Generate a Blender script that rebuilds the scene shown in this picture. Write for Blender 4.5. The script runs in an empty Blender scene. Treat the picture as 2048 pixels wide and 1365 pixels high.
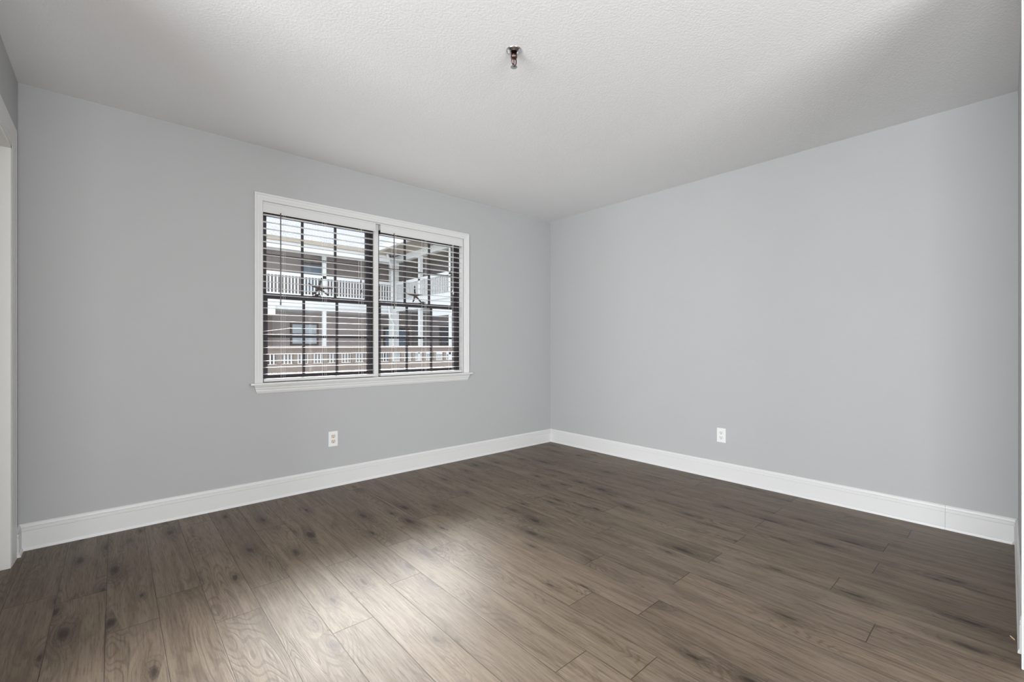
import bpy, bmesh, math, random
from mathutils import Vector, Matrix
random.seed(7)
sc = bpy.context.scene
C = sc.collection

# ------------------------------------------------------------------ camera, world, sun, lamps, exposure
cam_d = bpy.data.cameras.new('camera'); cam = bpy.data.objects.new('camera', cam_d); C.objects.link(cam)
cam.location = (0, 0, 1.078)
cam.rotation_euler = (math.pi/2, 0, -math.radians(41.56))
cam_d.sensor_fit = 'HORIZONTAL'; cam_d.sensor_width = 36
cam_d.lens = 899/2048*36
cam_d.shift_y = (689-682.5)/2048
cam_d.clip_start = 0.02; cam_d.clip_end = 300
sc.camera = cam
sc.view_settings.view_transform = 'Standard'; sc.view_settings.look = 'None'
sc.view_settings.gamma = 1; sc.view_settings.use_curve_mapping = False
sc.view_settings.exposure = 0.09

w = bpy.data.worlds.new('sky'); sc.world = w; w.use_nodes = True
bgn = w.node_tree.nodes['Background']
bgn.inputs[0].default_value = (0.86, 0.93, 1.0, 1); bgn.inputs[1].default_value = 2.2

SUN_DIR = Vector((-0.46, -1.0, -0.62))
sd = bpy.data.lights.new('sun', 'SUN'); so = bpy.data.objects.new('sun', sd); C.objects.link(so)
sd.energy = 15; sd.angle = math.radians(16); sd.color = (1, .965, .92)  # aimed through the blinds for the floor patch, in place of a window reflection
so.rotation_euler = SUN_DIR.to_track_quat('-Z', 'Y').to_euler(); so.location = (8, 16, 12)

def area(name, loc, direction, sx, sy, power, col):
    d = bpy.data.lights.new(name, 'AREA'); o = bpy.data.objects.new(name, d); C.objects.link(o)
    d.shape = 'RECTANGLE'; d.size = sx; d.size_y = sy; d.energy = power; d.color = col
    o.location = loc; o.rotation_euler = Vector(direction).to_track_quat('-Z', 'Y').to_euler()
    return o
area('added_fill_back', (0.0, -3.3, 1.22), (.02, 1, 0.42), 2.8, 2.1, 245, (0.965, 0.98, 1.0))  # added area lamp behind the camera, brightens ceiling and window wall
area('added_fill_side', (-3.1, 0.05, 1.22), (1, 0, 0.0), 3.0, 2.1, 305, (0.95, 0.975, 1.0))  # added area lamp out of view, set far off to light the right wall evenly

# ------------------------------------------------------------------ helpers
def mat(name, col, rough=.5, metal=0, spec=.5):
    m = bpy.data.materials.new(name); m.use_nodes = True
    b = m.node_tree.nodes['Principled BSDF']
    b.inputs['Base Color'].default_value = (*col, 1); b.inputs['Roughness'].default_value = rough
    b.inputs['Metallic'].default_value = metal; b.inputs['Specular IOR Level'].default_value = spec
    return m
def nd(m, t, **kw):
    n = m.node_tree.nodes.new(t)
    for k, v in kw.items(): setattr(n, k, v)
    return n
def lk(m, a, b): m.node_tree.links.new(a, b)
def noise_paint(name, col, rough, scale=18, amt=.05, bump=0.0, bscale=200, bdist=.001, spec=.5, voro=False):
    """painted surface: a little colour unevenness and a fine relief"""
    m = mat(name, col, rough, 0, spec); b = m.node_tree.nodes['Principled BSDF']
    tc = nd(m, 'ShaderNodeTexCoord')
    n = nd(m, 'ShaderNodeTexNoise'); n.inputs['Scale'].default_value = scale; n.inputs['Detail'].default_value = 3
    lk(m, tc.outputs['Object'], n.inputs['Vector'])
    mx = nd(m, 'ShaderNodeMix', data_type='RGBA'); mx.inputs[6].default_value = (*[c*(1-amt) for c in col], 1)
    mx.inputs[7].default_value = (*[min(1, c*(1+amt)) for c in col], 1)
    lk(m, n.outputs['Fac'], mx.inputs[0]); lk(m, mx.outputs[2], b.inputs['Base Color'])
    if bump:
        n2 = nd(m, 'ShaderNodeTexNoise'); n2.inputs['Scale'].default_value = bscale
        n2.inputs['Detail'].default_value = 4; n2.inputs['Roughness'].default_value = .6
        lk(m, tc.outputs['Object'], n2.inputs['Vector'])
        bp = nd(m, 'ShaderNodeBump'); bp.inputs['Strength'].default_value = bump; bp.inputs['Distance'].default_value = bdist
        lk(m, n2.outputs['Fac'], bp.inputs['Height']); lk(m, bp.outputs[0], b.inputs['Normal'])
    return m

M = {}
M['wall'] = noise_paint('grey wall paint', (.44, .443, .445), .62, 3, .015, .25, 260, .0006, .3)
M['ceil'] = noise_paint('textured ceiling paint', (.83, .832, .835),   .9, 4, .01, .5, 95, .0035, .1)
M['trim'] = noise_paint('white gloss trim paint', (.68, .68, .672), .38, 6, .012)
M['jamb'] = noise_paint('warm white door paint', (.78, .77, .74), .45, 6, .012)
M['blind'] = noise_paint('white blind plastic', (.66, .66, .655), .45, 8, .01)
M['bronze'] = noise_paint('dark bronze window frame', (.045, .04, .045), .6, 20, .1, spec=.2)
M['cord'] = mat('white cord', (.75, .75, .72), .8)
M['wand'] = mat('smoky plastic wand', (.07, .06, .06), .25)
M['star'] = noise_paint('dark painted starfish', (.06, .045, .038), .7, 60, .25, .6, 300, .001)
M['plate'] = noise_paint('outlet plate plastic', (.78, .79, .79), .35, 10, .01)
M['almond'] = noise_paint('almond outlet plastic', (.68, .56, .46), .4, 30, .03)
M['whitish'] = noise_paint('off white outlet plastic', (.74, .72, .69), .4, 30, .03)
M['slot'] = mat('outlet slot', (.05, .04, .035), .7)
M['chrome'] = mat('chrome', (.62, .62, .63), .16, 1)
M['brass'] = mat('dull bronze metal', (.16, .11, .10), .3, 1)
M['bulb'] = mat('red glass bulb', (.09, .03, .028), .15)
M['siding'] = noise_paint('grey brown siding', (.44, .375, .36), .8, 5, .06)
M['wsiding'] = noise_paint('shingle siding of the wing', (.25, .22, .225), .8, 9, .15)
M['xwhite'] = noise_paint('white exterior paint', (.82, .82, .82), .6, 4, .03)
M['xtan'] = noise_paint('tan exterior paint', (.42, .35, .28), .7, 4, .05)
M['xbrown'] = noise_paint('brown railing stain', (.20, .165, .15), .7, 14, .12, .4, 60, .002)
M['xdark'] = noise_paint('dark brown exterior paint', (.14, .10, .09), .7, 14, .1)
def shingles():
    m = mat('pale grey roof shingles', (.3, .3, .33), 1.0, 0, 0.0); b = m.node_tree.nodes['Principled BSDF']
    tc = nd(m, 'ShaderNodeTexCoord'); mp = nd(m, 'ShaderNodeMapping'); lk(m, tc.outputs['Object'], mp.inputs[0])
    br = nd(m, 'ShaderNodeTexBrick'); lk(m, mp.outputs[0], br.inputs['Vector'])
    br.inputs['Color1'].default_value = (.48, .485, .515, 1); br.inputs['Color2'].default_value = (.38, .39, .43, 1); br.inputs['Mortar'].default_value = (.22, .22, .27, 1)
    br.inputs['Scale'].default_value = 1; br.inputs['Mortar Size'].default_value = .012; br.inputs['Brick Width'].default_value = .32; br.inputs['Row Height'].default_value = .16
    lk(m, br.outputs[0], b.inputs['Base Color']); return m
M['roof'] = shingles()
M['blueglass'] = mat('blue reflecting window glass', (.27, .36, .46), .2)
M['paleglass'] = mat('pale window glass with drawn shade', (.55, .60, .66), .15)
M['darkglass'] = mat('dark window glass', (.04, .05, .07), .08)
M['ground'] = noise_paint('courtyard paving', (.38, .37, .34), .9, 2, .15)
M['deck'] = noise_paint('deck boards', (.50, .48, .46), .8, 8, .15)
M['chip'] = mat('raw wood', (.62, .42, .26), .7)

g = bpy.data.materials.new('clear window glass'); g.use_nodes = True; M['glass'] = g
g.node_tree.nodes.remove(g.node_tree.nodes['Principled BSDF'])
tr = nd(g, 'ShaderNodeBsdfTransparent'); tr.inputs[0].default_value = (.96, .97, .97, 1)
gl = nd(g, 'ShaderNodeBsdfGlossy'); gl.inputs['Roughness'].default_value = .02
fr = nd(g, 'ShaderNodeFresnel'); fr.inputs[0].default_value = 1.45
ms = nd(g, 'ShaderNodeMixShader'); lk(g, fr.outputs[0], ms.inputs[0]); lk(g, tr.outputs[0], ms.inputs[1]); lk(g, gl.outputs[0], ms.inputs[2])
lk(g, ms.outputs[0], g.node_tree.nodes['Material Output'].inputs[0])

class MB:
    """collects shapes into one mesh"""
    def __init__(s): s.bm = bmesh.new()
    def quad(s, pts):
        s.bm.faces.new([s.bm.verts.new(p) for p in pts])
    def box(s, a, b, mtx=None):
        x0, y0, z0 = a; x1, y1, z1 = b
        v = [Vector(p) for p in ((x0,y0,z0),(x1,y0,z0),(x1,y1,z0),(x0,y1,z0),(x0,y0,z1),(x1,y0,z1),(x1,y1,z1),(x0,y1,z1))]
        if mtx: v = [mtx @ p for p in v]
        v = [s.bm.verts.new(p) for p in v]
        for f in ((0,3,2,1),(4,5,6,7),(0,1,5,4),(1,2,6,5),(2,3,7,6),(3,0,4,7)): s.bm.faces.new([v[i] for i in f])
        return s
    def prism(s, prof, p0, p1, up=(0,0,1), side=None, taper0=0, taper1=0):
        """profile of (out, height) points swept from p0 to p1; side = outward direction; taper cuts mitres per unit out"""
        p0, p1 = Vector(p0), Vector(p1); d = (p1-p0).normalized(); side = Vector(side); up = Vector(up)
        A = [s.bm.verts.new(p0+side*o+up*h+d*(taper0*o)) for o, h in prof]
        B = [s.bm.verts.new(p1+side*o+up*h-d*(taper1*o)) for o, h in prof]
        n = len(prof)
        for i in range(n): s.bm.faces.new([A[i], A[(i+1)%n], B[(i+1)%n], B[i]])
        s.bm.faces.new(A[::-1]); s.bm.faces.new(B)
        return s
    def tube(s, pts, rad, n=10):
        pts = [Vector(p) for p in pts]
        rad = rad if isinstance(rad, (list, tuple)) else [rad]*len(pts)
        rings = []
        for i, p in enumerate(pts):
            d = (pts[min(i+1, len(pts)-1)]-pts[max(i-1, 0)]).normalized()
            a = d.orthogonal().normalized() if i == 0 else (a-d*a.dot(d)).normalized()
            b = d.cross(a)
            rings.append([s.bm.verts.new(p+(a*math.cos(t)+b*math.sin(t))*rad[i]) for t in [2*math.pi*k/n for k in range(n)]])
        for r0, r1 in zip(rings, rings[1:]):
            for k in range(n): s.bm.faces.new([r0[k], r0[(k+1)%n], r1[(k+1)%n], r1[k]])
        s.bm.faces.new(rings[0][::-1]); s.bm.faces.new(rings[-1])
        return s
    def lathe(s, prof, c, n=28, axis=(0,0,1)):
        q = Vector((0,0,1)).rotation_difference(Vector(axis)); c = Vector(c); rings = []
        for r, z in prof:
            rings.append([s.bm.verts.new(c+q@Vector((r*math.cos(2*math.pi*k/n), r*math.sin(2*math.pi*k/n), z))) for k in range(n)])
        for r0, r1 in zip(rings, rings[1:]):
            for k in range(n): s.bm.faces.new([r0[k], r0[(k+1)%n], r1[(k+1)%n], r1[k]])
        s.bm.faces.new(rings[0][::-1]); s.bm.faces.new(rings[-1])
        return s
    def build(s, name, m, parent=None, smooth=False, bevel=0, **props):
        bmesh.ops.recalc_face_normals(s.bm, faces=s.bm.faces)
        me = bpy.data.meshes.new(name); s.bm.to_mesh(me); s.bm.free()
        o = bpy.data.objects.new(name, me); C.objects.link(o); me.materials.append(M[m] if isinstance(m, str) else m)
        if smooth:
            for p in me.polygons: p.use_smooth = True
        if bevel:
            bv = o.modifiers.new('bevel', 'BEVEL'); bv.width = bevel; bv.segments = 2; bv.limit_method = 'ANGLE'
        if parent:
            o.parent = parent; o.matrix_parent_inverse = Matrix.Translation(-parent.location)
        for k, v in props.items(): o[k] = v
        return o
def thing(name, label=None, cat=None, loc=(0,0,0), group=None, kind=None):
    o = bpy.data.objects.new(name, None); C.objects.link(o); o.location = loc; o.empty_display_size = .1
    tag(o, label, cat, group, kind); return o
def tag(o, label=None, cat=None, group=None, kind=None):
    if label: o['label'] = label
    if cat: o['category'] = cat
    if group: o['group'] = group
    if kind: o['kind'] = kind
    return o
def B(a, b, *more):
    m = MB().box(a, b)
    for q in more: m.box(*q)
    return m

# ------------------------------------------------------------------ room shell
XL, XR, YW, H = -0.372, 3.635, 3.455, 2.44
WT = 0.165                                    # outer wall thickness
OX0, OX1, OZ0, OZ1 = 0.765, 2.447, 0.813, 2.062   # window opening

# floor made of laminate planks (one mesh; the plank pattern is part of the surface)
PW, PL, PX0 = 0.1583, 1.2225, 0.294
known = {-4: 2.74, -3: 2.65, -2: 2.246, -1: 2.42, 0: 2.056, 1: 2.238, 2: 1.692, 3: 2.225, 4: 1.870, 5: 2.232, 6: 2.05, 7: 2.451, 8: 2.227,
         9: 1.408, 10: 2.253, 11: 1.59, 12: 1.016, 13: 1.772, 14: 1.022, 15: 1.68, 16: 1.03, 17: 1.69, 18: 1.033, 19: 1.635, 20: 1.033}
def floor_mesh():
    FX0, FX1, FY0, FY1 = -3.3, XR+.02, -3.5, YW+.02
    bm = bmesh.new(); uv = bm.loops.layers.uv.new('UVMap'); col = bm.loops.layers.float_color.new('plank')
    for k in range(-24, 22):
        x0 = PX0+k*PW; x1 = x0+PW
        if x1 < FX0 or x0 > FX1: continue
        j = known.get(k, random.uniform(0, PL)); j -= PL*math.ceil((j-FY0)/PL)
        y = j
        while y < FY1:
            a0, a1 = max(y, FY0), min(y+PL, FY1); b0, b1 = max(x0, FX0), min(x1, FX1)
            if a1 > a0 and b1 > b0:
                rc = (random.random(), random.random(), random.random(), 1)
                f = bm.faces.new([bm.verts.new((px, py, 0)) for px, py in ((b0,a0),(b1,a0),(b1,a1),(b0,a1))])
                for l in f.loops:
                    l[uv].uv = (l.vert.co.x-x0, l.vert.co.y-y); l[col] = rc
            y += PL
    me = bpy.data.meshes.new('floor'); bm.to_mesh(me); bm.free(); return me
fl = bpy.data.materials.new('grey brown oak laminate planks'); fl.use_nodes = True; M['floor'] = fl
def floor_shader(m):
    nt = m.node_tree; b = nt.nodes['Principled BSDF']
    def math_(op, a, c=None, clamp=False):
        n = nd(m, 'ShaderNodeMath', operation=op, use_clamp=clamp)
        for i, v in enumerate((a, c)):
            if v is None: continue
            if isinstance(v, (int, float)): n.inputs[i].default_value = v
            else: lk(m, v, n.inputs[i])
        return n.outputs[0]
    def rng(v, a0, a1, b0=0, b1=1):
        n = nd(m, 'ShaderNodeMapRange', interpolation_type='SMOOTHSTEP'); lk(m, v, n.inputs[0])
        for i, q in enumerate((a0, a1, b0, b1)): n.inputs[i+1].default_value = q
        return n.outputs[0]
    def mapped(sx, sy, vec):
        n = nd(m, 'ShaderNodeVectorMath', operation='MULTIPLY'); lk(m, vec, n.inputs[0]); n.inputs[1].default_value = (sx, sy, 1); return n.outputs[0]
    def noise(vec, scale=1, detail=4, rough=.55, dist=0):
        n = nd(m, 'ShaderNodeTexNoise'); lk(m, vec, n.inputs['Vector'])
        n.inputs['Scale'].default_value = scale; n.inputs['Detail'].default_value = detail
        n.inputs['Roughness'].default_value = rough; n.inputs['Distortion'].default_value = dist
        return n.outputs['Fac']
    def mixc(fac, a, c, blend='MIX'):
        n = nd(m, 'ShaderNodeMix', data_type='RGBA', blend_type=blend)
        if isinstance(fac, (int, float)): n.inputs[0].default_value = fac
        else: lk(m, fac, n.inputs[0])
        for i, q in ((6, a), (7, c)):
            if isinstance(q, tuple): n.inputs[i].default_value = (*q, 1)
            else: lk(m, q, n.inputs[i])
        return n.outputs[2]
    uvn = nd(m, 'ShaderNodeUVMap'); uvn.uv_map = 'UVMap'
    at = nd(m, 'ShaderNodeAttribute'); at.attribute_name = 'plank'
    off = nd(m, 'ShaderNodeVectorMath', operation='SCALE'); lk(m, at.outputs['Vector'], off.inputs[0]); off.inputs['Scale'].default_value = 37
    add = nd(m, 'ShaderNodeVectorMath', operation='ADD'); lk(m, uvn.outputs[0], add.inputs[0]); lk(m, off.outputs[0], add.inputs[1])
    P = add.outputs[0]
    sepr = nd(m, 'ShaderNodeSeparateColor'); lk(m, at.outputs['Color'], sepr.inputs[0])
    # knots: elongated spots, and the grain bends round them
    vo = nd(m, 'ShaderNodeTexVoronoi', feature='F1', voronoi_dimensions='2D'); vo.inputs['Randomness'].default_value = 1
    lk(m, mapped(7.5, 2.4, P), vo.inputs['Vector']); vo.inputs['Scale'].default_value = 1
    kd = vo.outputs['Distance']
    warp = noise(mapped(42, 12, P), 1, 4, .65)
    sepv = nd(m, 'ShaderNodeSeparateColor'); lk(m, vo.outputs['Color'], sepv.inputs[0])
    kd2 = math_('ADD', kd, math_('MULTIPLY', math_('SUBTRACT', warp, .5), .22))
    kd2 = math_('DIVIDE', kd2, math_('ADD', math_('MULTIPLY', sepv.outputs[1], 1.1), .45))
    kmask = rng(sepv.outputs[0], .42, .5)                   # some cells have a knot
    knot = math_('MULTIPLY', rng(kd2, .12, .03), kmask)
    halo = math_('MULTIPLY', rng(kd2, .42, .03), kmask)
    # cathedral lines: contour lines of a stretched field raised at the knots
    field = math_('ADD', noise(mapped(7, .85, P), 1, 2, .5, .3), math_('MULTIPLY', rng(kd, .5, .0), .12))
    rings = math_('SINE', math_('MULTIPLY', field, 165))
    ringm = rng(noise(mapped(6, 1.3, P), 1, 2), .42, .62)
    ring = math_('MULTIPLY', rng(rings, .1, .95), ringm)
    cx = nd(m, 'ShaderNodeCombineXYZ'); lk(m, math_('MULTIPLY', halo, .014), cx.inputs[0]); lk(m, math_('MULTIPLY', halo, .05), cx.inputs[1])
    ad2 = nd(m, 'ShaderNodeVectorMath', operation='ADD'); lk(m, P, ad2.inputs[0]); lk(m, cx.outputs[0], ad2.inputs[1]); P = ad2.outputs[0]
    smudge = rng(noise(mapped(13, 3.2, P), 1, 4, .6, .5), .54, .72)
    pores = rng(noise(mapped(420, 26, P), 1, 2, .5), .58, .72)
    kring = math_('MULTIPLY', rng(math_('SINE', math_('MULTIPLY', kd2, 95)), .2, .9), math_('MULTIPLY', rng(kd2, .36, .10), kmask))
    fine = noise(mapped(210, 9, P), 1, 5, .65)
    mid = noise(mapped(46, 1.6, P), 1, 4, .6, .4)
    broad = noise(mapped(9, 1.1, P), 1, 3, .5)
    crack = rng(noise(mapped(38, 1.15, P), 1, 2, .4, .6), .70, .79)
    base = mixc(rng(mid, .28, .72), (.104, .079, .057), (.168, .133, .101))
    base = mixc(math_('MULTIPLY', rng(broad, .35, .72), .45), base, (.185, .152, .120))
    base = mixc(math_('MULTIPLY', rng(fine, .5, .70), .55), base, (.045, .033, .024))
    base = mixc(math_('MULTIPLY', rng(fine, .5, .28), .35), base, (.21, .178, .148))
    base = mixc(math_('MULTIPLY', ring, .38), base, (.04, .029, .021))
    base = mixc(math_('MULTIPLY', smudge, .42), base, (.062, .045, .032))
    base = mixc(math_('MULTIPLY', pores, .35), base, (.05, .036, .026))
    base = mixc(math_('MULTIPLY', kring, .38), base, (.035, .025, .018))
    base = mixc(math_('MULTIPLY', crack, .7), base, (.024, .016, .012))
    base = mixc(math_('MULTIPLY', halo, .45), base, (.045, .033, .024))
    base = mixc(math_('MULTIPLY', knot, .8), base, (.018, .012, .009))
    hs = nd(m, 'ShaderNodeHueSaturation'); lk(m, base, hs.inputs['Color']); hs.inputs['Saturation'].default_value = 1.12
    lk(m, math_('ADD', math_('MULTIPLY', sepr.outputs[1], .20), .95), hs.inputs['Value'])
    # joints
    sp = nd(m, 'ShaderNodeSeparateXYZ'); lk(m, uvn.outputs[0], sp.inputs[0])
    du = math_('MINIMUM', sp.outputs[0], math_('SUBTRACT', PW, sp.outputs[0]))
    dv = math_('MINIMUM', sp.outputs[1], math_('SUBTRACT', PL, sp.outputs[1]))
    gap = math_('MAXIMUM', math_('MULTIPLY', rng(du, .0018, .0007), .9), rng(dv, .0022, .0009))
    colr = mixc(math_('MULTIPLY', gap, .85), hs.outputs[0], (.03, .022, .016))
    lk(m, colr, b.inputs['Base Color'])
    b.inputs['Specular IOR Level'].default_value = .22
    lk(m, math_('ADD', math_('MULTIPLY', fine, .18), .36), b.inputs['Roughness'])
    hgt = math_('SUBTRACT', math_('ADD', math_('MULTIPLY', fine, .35), math_('MULTIPLY', ring, -.3)), math_('MULTIPLY', gap, 1.5))
    bp = nd(m, 'ShaderNodeBump'); bp.inputs['Strength'].default_value = .35; bp.inputs['Distance'].default_value = .0012
    lk(m, hgt, bp.inputs['Height']); lk(m, bp.outputs[0], b.inputs['Normal'])
floor_shader(fl)
fo = bpy.data.objects.new('floor', floor_mesh()); C.objects.link(fo); fo.data.materials.append(fl); fo['kind'] = 'structure'

MB().box((-3.3, -3.5, H), (XR+.15, YW+WT, H+.1)).build('ceiling', 'ceil', kind='structure')
# window wall with the opening
B((XL-.14, YW, 0), (OX0, YW+WT, H), ((OX1, YW, 0), (XR+.15, YW+WT, H)), ((OX0, YW, 0), (OX1, YW+WT, OZ0-.02)), ((OX0, YW, OZ1), (OX1, YW+WT, H))
  ).build('wall_back', 'wall', kind='structure')
B((XR, -.25, 0), (XR+.15, YW, H)).build('wall_right', 'wall', kind='structure')
# left wall with the doorway (next to the window wall)
DY0, DY1, DZ = 2.40, 3.232, 2.04
B((XL-.118, 1.9, 0), (XL, DY0, H), ((XL-.118, DY1, 0), (XL, YW, H)), ((XL-.118, DY0, DZ), (XL, DY1, H))).build('wall_left', 'wall', kind='structure')
# short wall by the camera; it is a hair out of square
def near_y(x): return .003 - (XR-x)*.0104
m = MB(); NX = 2.25
v = [(NX, near_y(NX)), (XR, near_y(XR)), (XR, -.14), (NX, -.14)]
m.quad([(x, y, 0) for x, y in v][::-1]); m.quad([(x, y, H) for x, y in v])
for i in range(4):
    a, b_ = v[i], v[(i+1) % 4]; m.quad([(a[0], a[1], 0), (b_[0], b_[1], 0), (b_[0], b_[1], H), (a[0], a[1], H)])
m.build('wall_near', 'wall', kind='structure')
# unseen space behind and beside the camera, shaped to hold the added area lamps
B((-3.32, -3.5, 0), (-3.2, 1.9, H)).build('wall_alcove_left', 'wall', kind='structure')
B((-3.32, 1.9, 0), (XL-.118, 2.0, H)).build('wall_alcove_front', 'wall', kind='structure')
B((XR, -3.5, 0), (XR+.15, -.25, H)).build('wall_alcove_right', 'wall', kind='structure')
B((-3.32, -3.6, 0), (XR+.15, -3.5, H)).build('wall_alcove_back', 'wall', kind='structure')

# baseboards: tall board, two fine beads on top, quarter round at the floor
BH = .139
prof = [(0,0),(.022,0),(.0215,.006),(.0195,.012),(.0165,.016),(.0145,.0175),(.0145,.100),(.0105,.1010),(.0105,.1035),(.0140,.1050),
        (.0138,.1185),(.0095,.1195),(.0095,.1225),(.0120,.1240),(.0105,.130),(.007,.136),(.004,BH),(0,BH)]
MB().prism(prof, (XL, YW, 0), (XR, YW, 0), side=(0,-1,0), taper0=0, taper1=1).build('baseboard_back', 'trim', kind='structure')
MB().prism(prof, (XR, near_y(XR), 0), (XR, .2850, 0), side=(-1,0,0), taper0=1).prism(prof, (XR, .2858, 0), (XR, YW, 0), side=(-1,0,0), taper1=1).build('baseboard_right', 'trim', kind='structure')
nd_ = Vector((XR-2.36, near_y(XR)-near_y(2.36), 0)).normalized()
MB().prism([(o*.62, h) for o, h in prof], (2.36, near_y(2.36), 0), (XR, near_y(XR), 0), side=(-nd_.y, nd_.x, 0), taper1=1).build('baseboard_near', 'trim', kind='structure')
MB().prism(prof, (XL, 1.9, 0), (XL, DY0-.114, 0), side=(1,0,0)).build('baseboard_left', 'trim', kind='structure')
MB().prism(prof, (XL, DY1+.114, 0), (XL, YW, 0), side=(1,0,0), taper1=1).build('baseboard_left_corner', 'trim', kind='structure')
# casing of the wide opening the camera stands in
B((2.25, -.15, 0), (2.356, near_y(2.3)+.0055, H), ((2.238, -.14, 0), (2.25, near_y(2.25), H))).build('trim_1', 'trim', kind='structure', bevel=.002)

# door in the left wall: casing, jamb, closed panelled door
dr = thing('door_1', kind='structure', loc=(XL, DY0, 0))
def casing_prof(w_): return [(0,0),(.0075,0),(.0095,.004),(.0095,.012),(.008,.016),(.0075,w_*.55),(.0062,w_*.6),(.0058,w_-.02),(.004,w_-.012),(.004,w_),(0,w_)]
CW = .112
m = MB()
X0 = XL
cp = casing_prof(CW)
def side_casing(y, s):
    # vertical strip: height axis becomes +-Y, from inner edge outwards
    pr = [(o, CW-h) for o, h in cp]
    A = [m.bm.verts.new((X0+o, y+s*h, 0)) for o, h in pr]; Bv = [m.bm.verts.new((X0+o, y+s*h, DZ+h)) for o, h in pr]
    n = len(pr)
    for i in range(n): m.bm.faces.new([A[i], A[(i+1)%n], Bv[(i+1)%n], Bv[i]])
    m.bm.faces.new(A); m.bm.faces.new(Bv)
side_casing(DY1, 1); side_casing(DY0, -1)
pr = [(o, CW-h) for o, h in cp]
A = [m.bm.verts.new((X0+o, DY0-h, DZ+h)) for o, h in pr]; Bv = [m.bm.verts.new((X0+o, DY1+h, DZ+h)) for o, h in pr]
for i in range(len(pr)): m.bm.faces.new([A[i], A[(i+1)%len(pr)], Bv[(i+1)%len(pr)], Bv[i]])
m.bm.faces.new(A); m.bm.faces.new(Bv)
m.build('door_casing', 'trim', dr)
B((XL-.125, DY1-.018, 0), (XL+.003, DY1, DZ), ((XL-.125, DY0, 0), (XL+.003, DY0+.018, DZ)), ((XL-.125, DY0, DZ-.018), (XL+.003, DY1, DZ))).build('door_jamb', 'jamb', dr, bevel=.0015)
m = MB().box((XL-.115, DY0+.021, .008), (XL-.08, DY1-.021, DZ-.021))
for (z0, z1) in ((.2, .62), (.75, 1.35), (1.48, 1.90)):
    for (y0, y1) in ((DY0+.12, DY0+.37), (DY0+.46, DY1-.12)): m.box((XL-.08, y0, z0), (XL-.076, y1, z1))
dp = m.build('door_panel', 'jamb', dr, bevel=.002)
MB().lathe([(.012,0),(.012,.02),(.03,.035),(.03,.05),(.02,.06),(.004,.062)], (XL-.08, DY0+.08, 1.0), axis=(1,0,0)).build('door_knob', 'chrome', dp, smooth=True)

# ------------------------------------------------------------------ window
wn = thing('window_1', kind='structure', loc=(1.606, YW, OZ0))
m = MB(); W0, W1, WZ = .716, 2.513, 2.118; cw = .053
wprof = [(0,0),(.014,0),(.016,.003),(.016,.012),(.0125,.016),(.0115,.032),(.0095,.036),(.009,cw-.006),(.006,cw),(0,cw)]   # (out, distance in from outer edge)
def mitre(pts_of):
    A = [m.bm.verts.new(p) for p in pts_of[0]]; Bv = [m.bm.verts.new(p) for p in pts_of[1]]; n = len(A)
    for i in range(n): m.bm.faces.new([A[i], A[(i+1)%n], Bv[(i+1)%n], Bv[i]])
    m.bm.faces.new(A); m.bm.faces.new(Bv)
mitre(([(W0+h, YW-o, .813) for o, h in wprof], [(W0+h, YW-o, WZ-h) for o, h in wprof]))
mitre(([(W1-h, YW-o, .813) for o, h in wprof], [(W1-h, YW-o, WZ-h) for o, h in wprof]))
mitre(([(W0+h, YW-o, WZ-h) for o, h in wprof], [(W1-h, YW-o, WZ-h) for o, h in wprof]))
m.build('window_casing', 'trim', wn)
B((.689, YW-.036, .797), (2.542, YW, .813), ((OX0, YW-.01, .793), (OX1, YW+.055, .813))).build('window_stool', 'trim', wn, bevel=.004)
m = MB(); ap = [(0,.797),(.024,.797),(.024,.790),(.019,.784),(.017,.770),(.0135,.766),(.0135,.757),(.011,.748),(.006,.738),(0,.735)]
A = [m.bm.verts.new((.712+(.797-z)*.35, YW-o, z)) for o, z in ap]; Bv = [m.bm.verts.new((2.517-(.797-z)*.35, YW-o, z)) for o, z in ap]
for i in range(len(ap)): m.bm.faces.new([A[i], A[(i+1)%len(ap)], Bv[(i+1)%len(ap)], Bv[i]])
m.bm.faces.new(A); m.bm.faces.new(Bv)
m.build('window_apron', 'trim', wn)
RD = .05       # white reveal, then the dark frame
B((OX0, YW, OZ0), (OX0+.006, YW+RD, OZ1), ((OX1-.006, YW, OZ0), (OX1, YW+RD, OZ1)), ((OX0, YW, OZ1-.006), (OX1, YW+RD, OZ1))).build('window_reveal', 'trim', wn)
B((1.588, YW+.030, OZ0), (1.626, YW+RD+.008, OZ1)).build('window_mullion', 'trim', wn, bevel=.002)
m = MB(); y0, y1 = YW+RD, YW+WT-.005
units = ((OX0, 1.600), (1.614, OX1))
for a, b_ in units:
    m.box((a, y0, OZ0-.01), (a+.012, y1, OZ1)); m.box((b_-.012, y0, OZ0-.01), (b_, y1, OZ1))
    m.box((a, y0, OZ0-.01), (b_, y1, OZ0+.012)); m.box((a, y0, OZ1-.03), (b_, y1, OZ1))
    for yy in (y0+.006, y0+.042, y0+.078):                 # sash tracks
        m.box((a+.012, yy, OZ0+.012), (a+.019, yy+.006, OZ1-.03)); m.box((b_-.019, yy, OZ0+.012), (b_-.012, yy+.006, OZ1-.03))
m.box((1.600, y0+.01, OZ0-.01), (1.614, y1, OZ1))
m.build('window_frame', 'bronze', wn)
MZ = 1.424
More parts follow.
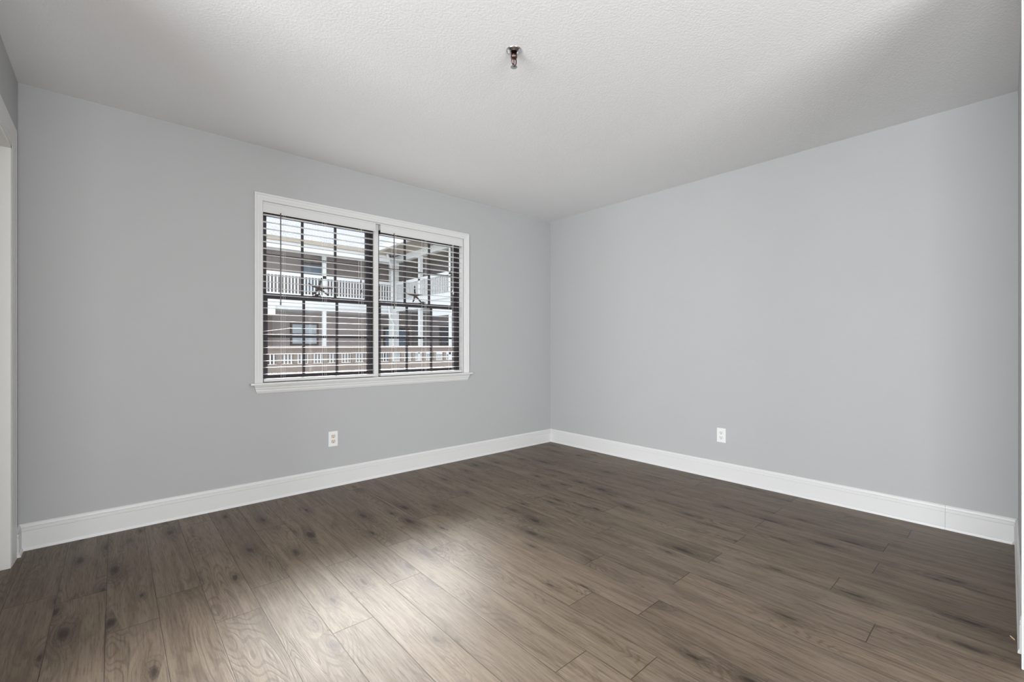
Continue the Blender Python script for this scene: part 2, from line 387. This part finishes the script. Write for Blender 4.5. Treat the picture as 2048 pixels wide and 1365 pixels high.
for ui, (a, b_) in enumerate(units):
    for lower in (True, False):
        ya = y0+.014 if lower else y0+.050; yb = ya+.028
        z0, z1 = (OZ0+.012, MZ+.016) if lower else (MZ-.018, OZ1-.03)
        xa, xb = a+.014, b_-.014; st = .036; bt, tp = (.036, .034) if lower else (.034, .036)
        s_ = B((xa, ya, z0), (xa+st, yb, z1), ((xb-st, ya, z0), (xb, yb, z1)), ((xa+st, ya, z0), (xb-st, yb, z0+bt)), ((xa+st, ya, z1-tp), (xb-st, yb, z1))).build('window_sash', 'bronze', wn)
        ix0, ix1, iz0, iz1 = xa+st, xb-st, z0+bt, z1-tp
        mm = MB()
        for k in (1, 2):
            xx = ix0+(ix1-ix0)*k/3; mm.box((xx-.008, ya+.006, iz0), (xx+.008, ya+.022, iz1))
        zz = (iz0+iz1)/2; mm.box((ix0, ya+.007, zz-.008), (ix1, ya+.021, zz+.008))
        q = mm.build('muntin_grid', 'bronze', s_); q.matrix_parent_inverse = Matrix.Identity(4)
        q = B((ix0-.004, ya+.012, iz0-.004), (ix1+.004, ya+.016, iz1+.004)).build('window_pane', 'glass', s_); q.matrix_parent_inverse = Matrix.Identity(4)
        if lower:
            xx = (xa+xb)/2 + (-.03 if ui == 0 else .03)
            l_ = MB().box((xx-.03, ya+.003, z1), (xx+.03, yb-.003, z1+.005)).lathe([(.013,0),(.013,.008),(.009,.015),(.002,.017)], (xx, ya+.012, z1+.004), 14)
            l_.box((xx-.006, ya+.003, z1+.009), (xx+.028, ya+.013, z1+.015))
            q = l_.build('sash_lock', 'bronze', s_); q.matrix_parent_inverse = Matrix.Identity(4)

# ------------------------------------------------------------------ blinds
def blind(x0, x1, label, wand_x, wand_z, cord_x, tassels, bent, tas_mat):
    t = thing('window_blind', label, 'blind', ((x0+x1)/2, YW+.025, .816), 'window blinds')
    yc = YW+.025
    B((x0, YW+.004, 2.016), (x1, YW+.048, 2.055)).build('headrail', 'blind', t, bevel=.002)
    pv = [(0, 1.990), (.005, 1.990), (.006, 1.997), (.0035, 2.002), (.0035, 2.046), (.006, 2.051), (.006, 2.058), (0, 2.058)]
    MB().prism([(o, z) for o, z in pv], (x0-.003, YW-.001, 0), (x1+.003, YW-.001, 0), side=(0,-1,0)).build('valance', 'blind', t)
    m = MB(); zs = [1.981]+[1.931-.0461*i for i in range(24)]
    def slat(m, z, xa, xb, dz0=0, n=1, bend=None):
        xs = [xa+(xb-xa)*i/n for i in range(n+1)]
        rows = []
        for x in xs:
            d = bend(x) if bend else 0
            row = []
            for j in range(7):
                u = -1+2*j/6; row.append((x, yc+u*.0185, z+.0013*(1-u*u)+d))
            rows.append([m.bm.verts.new(p) for p in row]+[m.bm.verts.new((p[0], p[1], p[2]-.0018)) for p in row[::-1]])
        for r0, r1 in zip(rows, rows[1:]):
            k = len(r0)
            for i in range(k): m.bm.faces.new([r0[i], r0[(i+1)%k], r1[(i+1)%k], r1[i]])
        m.bm.faces.new(rows[0]); m.bm.faces.new(rows[-1][::-1])
    bi = None
    for i, z in enumerate(zs):
        if bent and i == bent: bi = z; continue
        slat(m, z, x0+.004, x1-.004)
    m.build('slats', 'blind', t)
    if bi is not None:
        m = MB(); slat(m, bi, x0+.004, x1-.004, n=24, bend=lambda x: -.026*max(0, (x0+.17-x)/.17)**.9 if x < x0+.17 else 0)
        m.build('slat', 'blind', t, label='slat with its left end bent down')
    B((x0+.003, yc-.026, .817), (x1-.003, yc+.026, .838)).build('bottom_rail', 'blind', t, bevel=.003)
    for f_ in (.155, .51, .86):
        x = x0+(x1-x0)*f_; m = MB()
        for yy in (yc-.0265, yc+.0265): m.tube([(x, yy, .838), (x, yy, 2.016)], .0008, 5)
        for z in zs: m.tube([(x, yc-.0265, z-.004), (x, yc+.0265, z-.004)], .0006, 4)
        m.tube([(x+.012, yc-.0275, .838), (x+.012, yc-.0275, 2.016)], .0007, 5)
        m.build('ladder_cord', 'cord', t)
    MB().tube([(wand_x, yc-.036, 2.0), (wand_x, yc-.036, wand_z+.02), (wand_x, yc-.036, wand_z+.018), (wand_x, yc-.036, wand_z)], [.0036, .0036, .005, .005], 6).build('tilt_wand', 'wand', t)
    m = MB()
    for k, (tx, tz) in enumerate(tassels): m.tube([(tx, yc-.033-.002*k, 2.0), (tx, yc-.033-.002*k, tz)], .0009, 5)
    pc = m.build('pull_cord', 'cord', t)
    for k, (tx, tz) in enumerate(tassels):
        q = MB().lathe([(.0015, .022), (.003, .018), (.0045, .008), (.0062, 0), (.005, -.003), (.001, -.004)], (tx, yc-.033-.002*k, tz-.016), 12).build('cord_tassel', tas_mat, pc, smooth=True)
        q.matrix_parent_inverse = Matrix.Identity(4)
blind(.773, 1.583, 'white slatted blind in the left window bay, one slat bent at its left end', .880, 1.353, 1.47, ((1.462, 1.585), (1.466, 1.505)), 17, 'wand')
blind(1.631, 2.439, 'white slatted blind in the right window bay, next to the corner side', 1.745, 1.372, 2.33, ((2.330, 1.575), (2.334, 1.555)), 0, 'cord')

# ------------------------------------------------------------------ starfish standing on the sash rails
def starfish(c, tips, label):
    t = MB(); c = Vector(c)
    for (dx, dz) in tips:
        e = c+Vector((dx, 0, dz)); d = e-c; n_ = Vector((-d.z, 0, d.x)).normalized()
        pts = [c-d*.06, c+d*.2, c+d*.45+n_*d.length*.03, c+d*.75+n_*d.length*.035, c+d*.97+n_*.001, e]
        t.tube(pts, [.0095, .0088, .0076, .0064, .0052, .002], 10)
    t.lathe([(.002, -.008), (.008, -.006), (.011, 0), (.008, .006), (.002, .009)], c, 14, (0, -1, 0))
    o = t.build('starfish_ornament', 'star', smooth=True)
    tag(o, label, 'starfish', 'starfish ornaments on the window sashes'); return o
SY = YW+RD+.028
starfish((1.170, SY, 1.503), ((.022, .082), (-.078, .033), (.105, .006), (-.050, -.052), (.070, -.052)), 'dark starfish ornament on the sash rail behind the left blind')
starfish((1.990, SY, 1.507), ((-.003, .086), (-.092, .020), (.078, .014), (-.022, -.058), (.060, -.058)), 'dark starfish ornament on the sash rail behind the right blind')

# ------------------------------------------------------------------ outlets
def outlet(loc, rot, label, face):
    t = thing('wall_outlet', label, 'outlet', (0,0,0))
    # built facing -Y around the origin
    B((-.035, -.0055, -.057), (.035, 0, .057)).build('cover_plate', 'plate', t, bevel=.002)
    for s in (1, -1):
        zc = s*.0195
        q = MB()
        pts = []
        for k in range(28):
            an = 2*math.pi*k/28; pts.append((.0172*math.cos(an), max(-.0135, min(.0135, .0172*math.sin(an)))))
        A = [q.bm.verts.new((x, -.0050, zc+z)) for x, z in pts]; Bv = [q.bm.verts.new((x*.97, -.0075, zc+z*.97)) for x, z in pts]
        for i in range(28): q.bm.faces.new([A[i], A[(i+1)%28], Bv[(i+1)%28], Bv[i]])
        q.bm.faces.new(A); q.bm.faces.new(Bv)
        r_ = q.build('receptacle', face, t)
        q = B((-.0078, -.0079, zc+.0005), (-.0055, -.0072, zc+.0095), ((.0055, -.0079, zc+.0015), (.0078, -.0072, zc+.0085)))
        q.lathe([(.0032, 0), (.0032, .0008)], (0, -.0072, zc-.007), 12, (0, -1, 0))
        h = q.build('outlet_holes', 'slot', r_); h.matrix_parent_inverse = Matrix.Identity(4)
    MB().lathe([(.003, 0), (.003, .0012), (.001, .0018)], (0, -.0053, 0), 12, (0, -1, 0)).build('screw', 'plate', t)
    t.location = loc; t.rotation_euler = (0, 0, rot); return t
outlet((1.247, YW-.0002, .360), 0, 'white outlet plate with almond sockets below the window', 'almond')
outlet((XR-.0002, 1.577, .351), -math.pi/2, 'all-white outlet plate low on the wall without a window', 'whitish')

# ------------------------------------------------------------------ fire sprinkler
sx, sy = 1.388, 1.552
t = thing('fire_sprinkler', 'chrome pendent fire sprinkler hanging from the white textured ceiling', 'sprinkler', (sx, sy, H))
MB().lathe([(.036, 0), (.036, -.002), (.032, -.006), (.022, -.010), (.019, -.011), (.017, -.008), (.005, -.007)], (sx, sy, H), 36).build('escutcheon', 'chrome', t, smooth=True)
MB().lathe([(.013, -.004), (.013, -.024), (.015, -.026), (.015, -.034), (.010, -.038), (.004, -.039)], (sx, sy, H), 24).build('sprinkler_body', 'brass', t, smooth=True)
m = MB()
for s in (-1, 1): m.tube([(sx+s*.011, sy, H-.034), (sx+s*.014, sy, H-.045), (sx+s*.013, sy, H-.058), (sx+s*.004, sy, H-.070)], [.0032, .003, .003, .003], 8)
m.tube([(sx, sy, H-.066), (sx, sy, H-.076)], .0045, 10)
m.build('frame_arms', 'brass', t, smooth=True)
MB().tube([(sx, sy, H-.038), (sx, sy, H-.052), (sx, sy, H-.066)], [.0022, .0032, .0022], 10).build('glass_bulb', 'bulb', t, smooth=True)
m = MB().lathe([(.006, -.0745), (.0155, -.076), (.0155, -.0775), (.003, -.079)], (sx, sy, H), 20)
m.build('deflector', 'chrome', t)

# tiny chip of raw wood on the floor
o = MB().prism([(-.003, 0), (.003, 0), (.001, .003)], (2.476, .022, .0003), (2.455, .010, .0003), side=(1, 0, 0)).build('wood_chip', 'chip')
tag(o, 'small raw wood splinter on the floor against the near baseboard', 'splinter')

# ------------------------------------------------------------------ outside: our walkway and its brown railing
B((-3, YW+WT, -.16), (9, 5.2, -.02)).build('walkway_floor', 'deck', kind='structure')
t = thing('walkway_railing', 'brown wooden railing with square pickets just outside the window', 'railing', (3.0, 5.1, -.02))
RX0, RX1 = -.4, 6.6
B((RX0, 5.03, 1.028), (RX1, 5.17, 1.057)).build('cap_rail', 'xbrown', t, bevel=.004)
B((RX0, 5.06, .980), (RX1, 5.10, 1.028)).build('upper_rail', 'xbrown', t)
B((RX0, 5.06, .785), (RX1, 5.10, .872)).build('middle_rail', 'xbrown', t)
B((RX0, 5.06, .05), (RX1, 5.10, .14)).build('lower_rail', 'xbrown', t)
p0 = B((-.0185, -.0185, 0), (.0185, .0185, .93)).build('picket', 'xbrown', t)
k = 0; x = 1.284-.155*10; first = True
while x < RX1:
    p = p0 if first else p0.copy()
    if not first: C.objects.link(p)
    p.parent = t; p.matrix_parent_inverse = Matrix.Identity(4); p.location = (x-3.0, -.02, .07); first = False; x += .155
for x in (RX0, 3.0+3.55):
    B((x-.045, 5.1, -.02), (x+.045, 5.19, 1.03)).build('railing_post', 'xbrown', t)
B((-30, YW+WT+1.7, -3.3), (40, 60, -3.2)).build('ground', 'ground', kind='structure')

# ------------------------------------------------------------------ outside: the motel-like building opposite and its wing
FY, FW = 17.0, 18.6          # porch front and wall of the facing block
WX, WW = 8.65, 10.3          # porch front and wall of the wing
t = thing('apartment_block', 'grey-brown L-shaped apartment building across the courtyard with white porch railings and pale shingle roof', 'building', (3, FY, -3.2))
B((-6, FW, -3.2), (WW+6, FW+6, 4.6)).build('wall', 'siding', t)
B((-6, FY, 2.30), (WX, FW, 2.76)).build('upper_deck', 'xwhite', t)
B((-6, FY-.05, 2.70), (WX, FY, 2.78), ((-6, FY-.06, 2.42), (WX, FY, 2.50))).build('deck_trim', 'xwhite', t)
B((-6, FY, -.45), (WX, FW, -.05)).build('lower_deck', 'xwhite', t)
B((-6, FY+.02, 4.36), (WX, FY+.2, 4.62)).build('porch_beam', 'xwhite', t)
B((-6, FY, 4.6), (WW, FW, 4.64)).build('porch_ceiling', 'xtan', t)
B((-6, 16.55, 4.33), (WX-.5, 16.62, 4.58)).build('fascia', 'xwhite', t)
B((-6, 16.45, 4.58), (WX-.5, 16.62, 4.72)).build('gutter', 'xtan', t)
m = MB(); 
m.prism([(-16.5, 4.70), (-22, 7.1), (-27, 4.70)], (-6, 0, 0), (16, 0, 0), side=(0, -1, 0))
m.build('roof', 'roof', t)
for x, wd in ((5.83, .12), (2.95, .12), (.1, .12)):
    B((x-wd/2, FY, -.05), (x+wd/2, FY+wd, 2.3), ((x-wd/2, FY, 2.76), (x+wd/2, FY+wd, 4.36))).build('porch_post', 'xwhite', t)
def railing(name_parent, p0, p1, z0, z1, pitch=.112, pw=.042):
    p0, p1 = Vector((*p0, 0)), Vector((*p1, 0)); L_ = (p1-p0).length; d = (p1-p0)/L_; n_ = Vector((-d.y, d.x, 0))
    ang = Matrix.Translation(p0) @ Matrix(((d.x, n_.x, 0, 0), (d.y, n_.y, 0, 0), (0, 0, 1, 0), (0, 0, 0, 1)))
    m = MB()
    m.box((0, -.05, z1-.11), (L_, .05, z1), ang); m.box((0, -.02, z0), (L_, .02, z0+.08), ang)
    x = pitch/2
    while x < L_: m.box((x-pw/2, -.015, z0+.08), (x+pw/2, .015, z1-.11), ang); x += pitch
    return m.build('porch_railing', 'xwhite', name_parent)
railing(t, (-6, FY+.05), (WX, FY+.05), 2.80, 3.60)
railing(t, (-6, FY+.05), (WX, FY+.05), 0.0, .84)
def far_window(parent, axis, a0, a1, z0, z1, pos, glass, frame='xdark'):
    """window on a wall; axis 'x' = wall faces -Y at Y=pos, axis 'y' = wall faces -X at X=pos"""
    def bx_(u0, u1, w0, w1, d0, d1):
        return ((u0, pos-d1, w0), (u1, pos-d0, w1)) if axis == 'x' else ((pos-d1, u0, w0), (pos-d0, u1, w1))
    m = MB(); fw_ = .07
    for q in ((a0, a0+fw_, z0, z1), (a1-fw_, a1, z0, z1), (a0+fw_, a1-fw_, z0, z0+fw_), (a0+fw_, a1-fw_, z1-fw_, z1), (a0+fw_, a1-fw_, (z0+z1)/2-.02, (z0+z1)/2+.02)):
        m.box(*bx_(*q, -.02, .06))
    f = m.build('window', frame, parent)
    q = MB().box(*bx_(a0+fw_, a1-fw_, z0+fw_, z1-fw_, -.01, .03)).build('pane', glass, f); q.matrix_parent_inverse = Matrix.Identity(4)
far_window(t, 'x', 5.47, 6.42, 3.05, 4.30, FW, 'blueglass')
far_window(t, 'x', 5.08, 6.13, 1.03, 1.92, FW, 'paleglass')
far_window(t, 'x', 8.90, 10.15, -.05, 1.82, FW, 'blueglass')
far_window(t, 'x', 1.2, 2.3, 3.05, 4.2, FW, 'blueglass')
# brown stair enclosure at the left
m = B((3.0, 17.3, -.05), (4.15, FW, 2.05)); m.build('stair_enclosure', 'xdark', t)
B((3.4, 16.9, 2.09), (4.15, 17.02, 2.40)).build('sign_board', 'xwhite', t)

B((WW, 6, -3.2), (WW+6, FW, 4.6)).build('wing_wall', 'wsiding', t)
B((WX, 6, 2.42), (WW, FY, 2.76)).build('upper_deck', 'xwhite', t)
B((WX-.05, 6, 2.68), (WX, FY, 2.79)).build('deck_trim', 'xwhite', t)
B((WX+.02, 6, 2.10), (WX+.2, 14.2, 2.42)).build('drop_beam', 'xwhite', t)
B((WX, 6, -.45), (WW, FY, -.05)).build('lower_deck', 'xwhite', t)
B((WX, 6, 4.42), (WX+.2, FY, 4.66)).build('porch_beam', 'xwhite', t)
B((WX+.2, 6, 4.58), (WW, FY, 4.62)).build('porch_ceiling', 'xtan', t)
B((7.75, 6, 4.66), (WX+.1, 16.2, 4.70)).build('soffit', 'xtan', t)
B((7.62, 6, 4.68), (7.75, 16.3, 4.86)).build('gutter', 'xwhite', t)
MB().prism([(-7.7, 4.80), (-12.5, 6.9), (-17, 4.80)], (0, 6, 0), (0, 19, 0), side=(-1, 0, 0)).build('roof', 'roof', t)
for y in (15.06, 12.98, 10.9, 8.8):
    B((WX, y-.07, -.05), (WX+.13, y+.07, 2.42), ((WX, y-.07, 2.76), (WX+.13, y+.07, 4.42))).build('porch_post', 'xwhite', t)
B((WX-.15, FY-.05, -.45), (WX+.15, FY+.25, 2.42), ((WX-.15, FY-.05, 2.76), (WX+.15, FY+.25, 4.5))).build('corner_column', 'xwhite', t)
railing(t, (WX+.05, 6), (WX+.05, FY), 2.80, 3.60)
railing(t, (WX+.05, 6), (WX+.05, FY), 0.0, .84)
far_window(t, 'y', 14.9, 16.2, 3.1, 4.1, WW, 'darkglass')
far_window(t, 'y', 15.2, 16.2, -.05, 1.85, WW, 'darkglass')
far_window(t, 'y', 12.2, 13.4, 3.1, 4.1, WW, 'darkglass')
m = MB().tube([(8.02, 16.4, 4.60), (8.25, 16.6, 4.3), (8.46, 16.86, 4.0), (8.46, 16.86, 2.9)], .045, 8)
m.build('downspout', 'xwhite', t)
MB().tube([(8.30, 16.85, 2.7), (8.36, 16.86, 2.15), (8.52, 16.88, 1.95), (8.52, 16.88, 0)], .045, 8).build('downspout', 'xwhite', t)

# parts of parts were built in world space: give each its exact place back
bpy.context.view_layer.update()
for o in bpy.data.objects:
    p = o.parent
    if p and p.parent and o.type == 'MESH':
        o.matrix_parent_inverse = p.matrix_world.inverted() if o.name.split('.')[0] != 'outlet_holes' else Matrix.Identity(4)
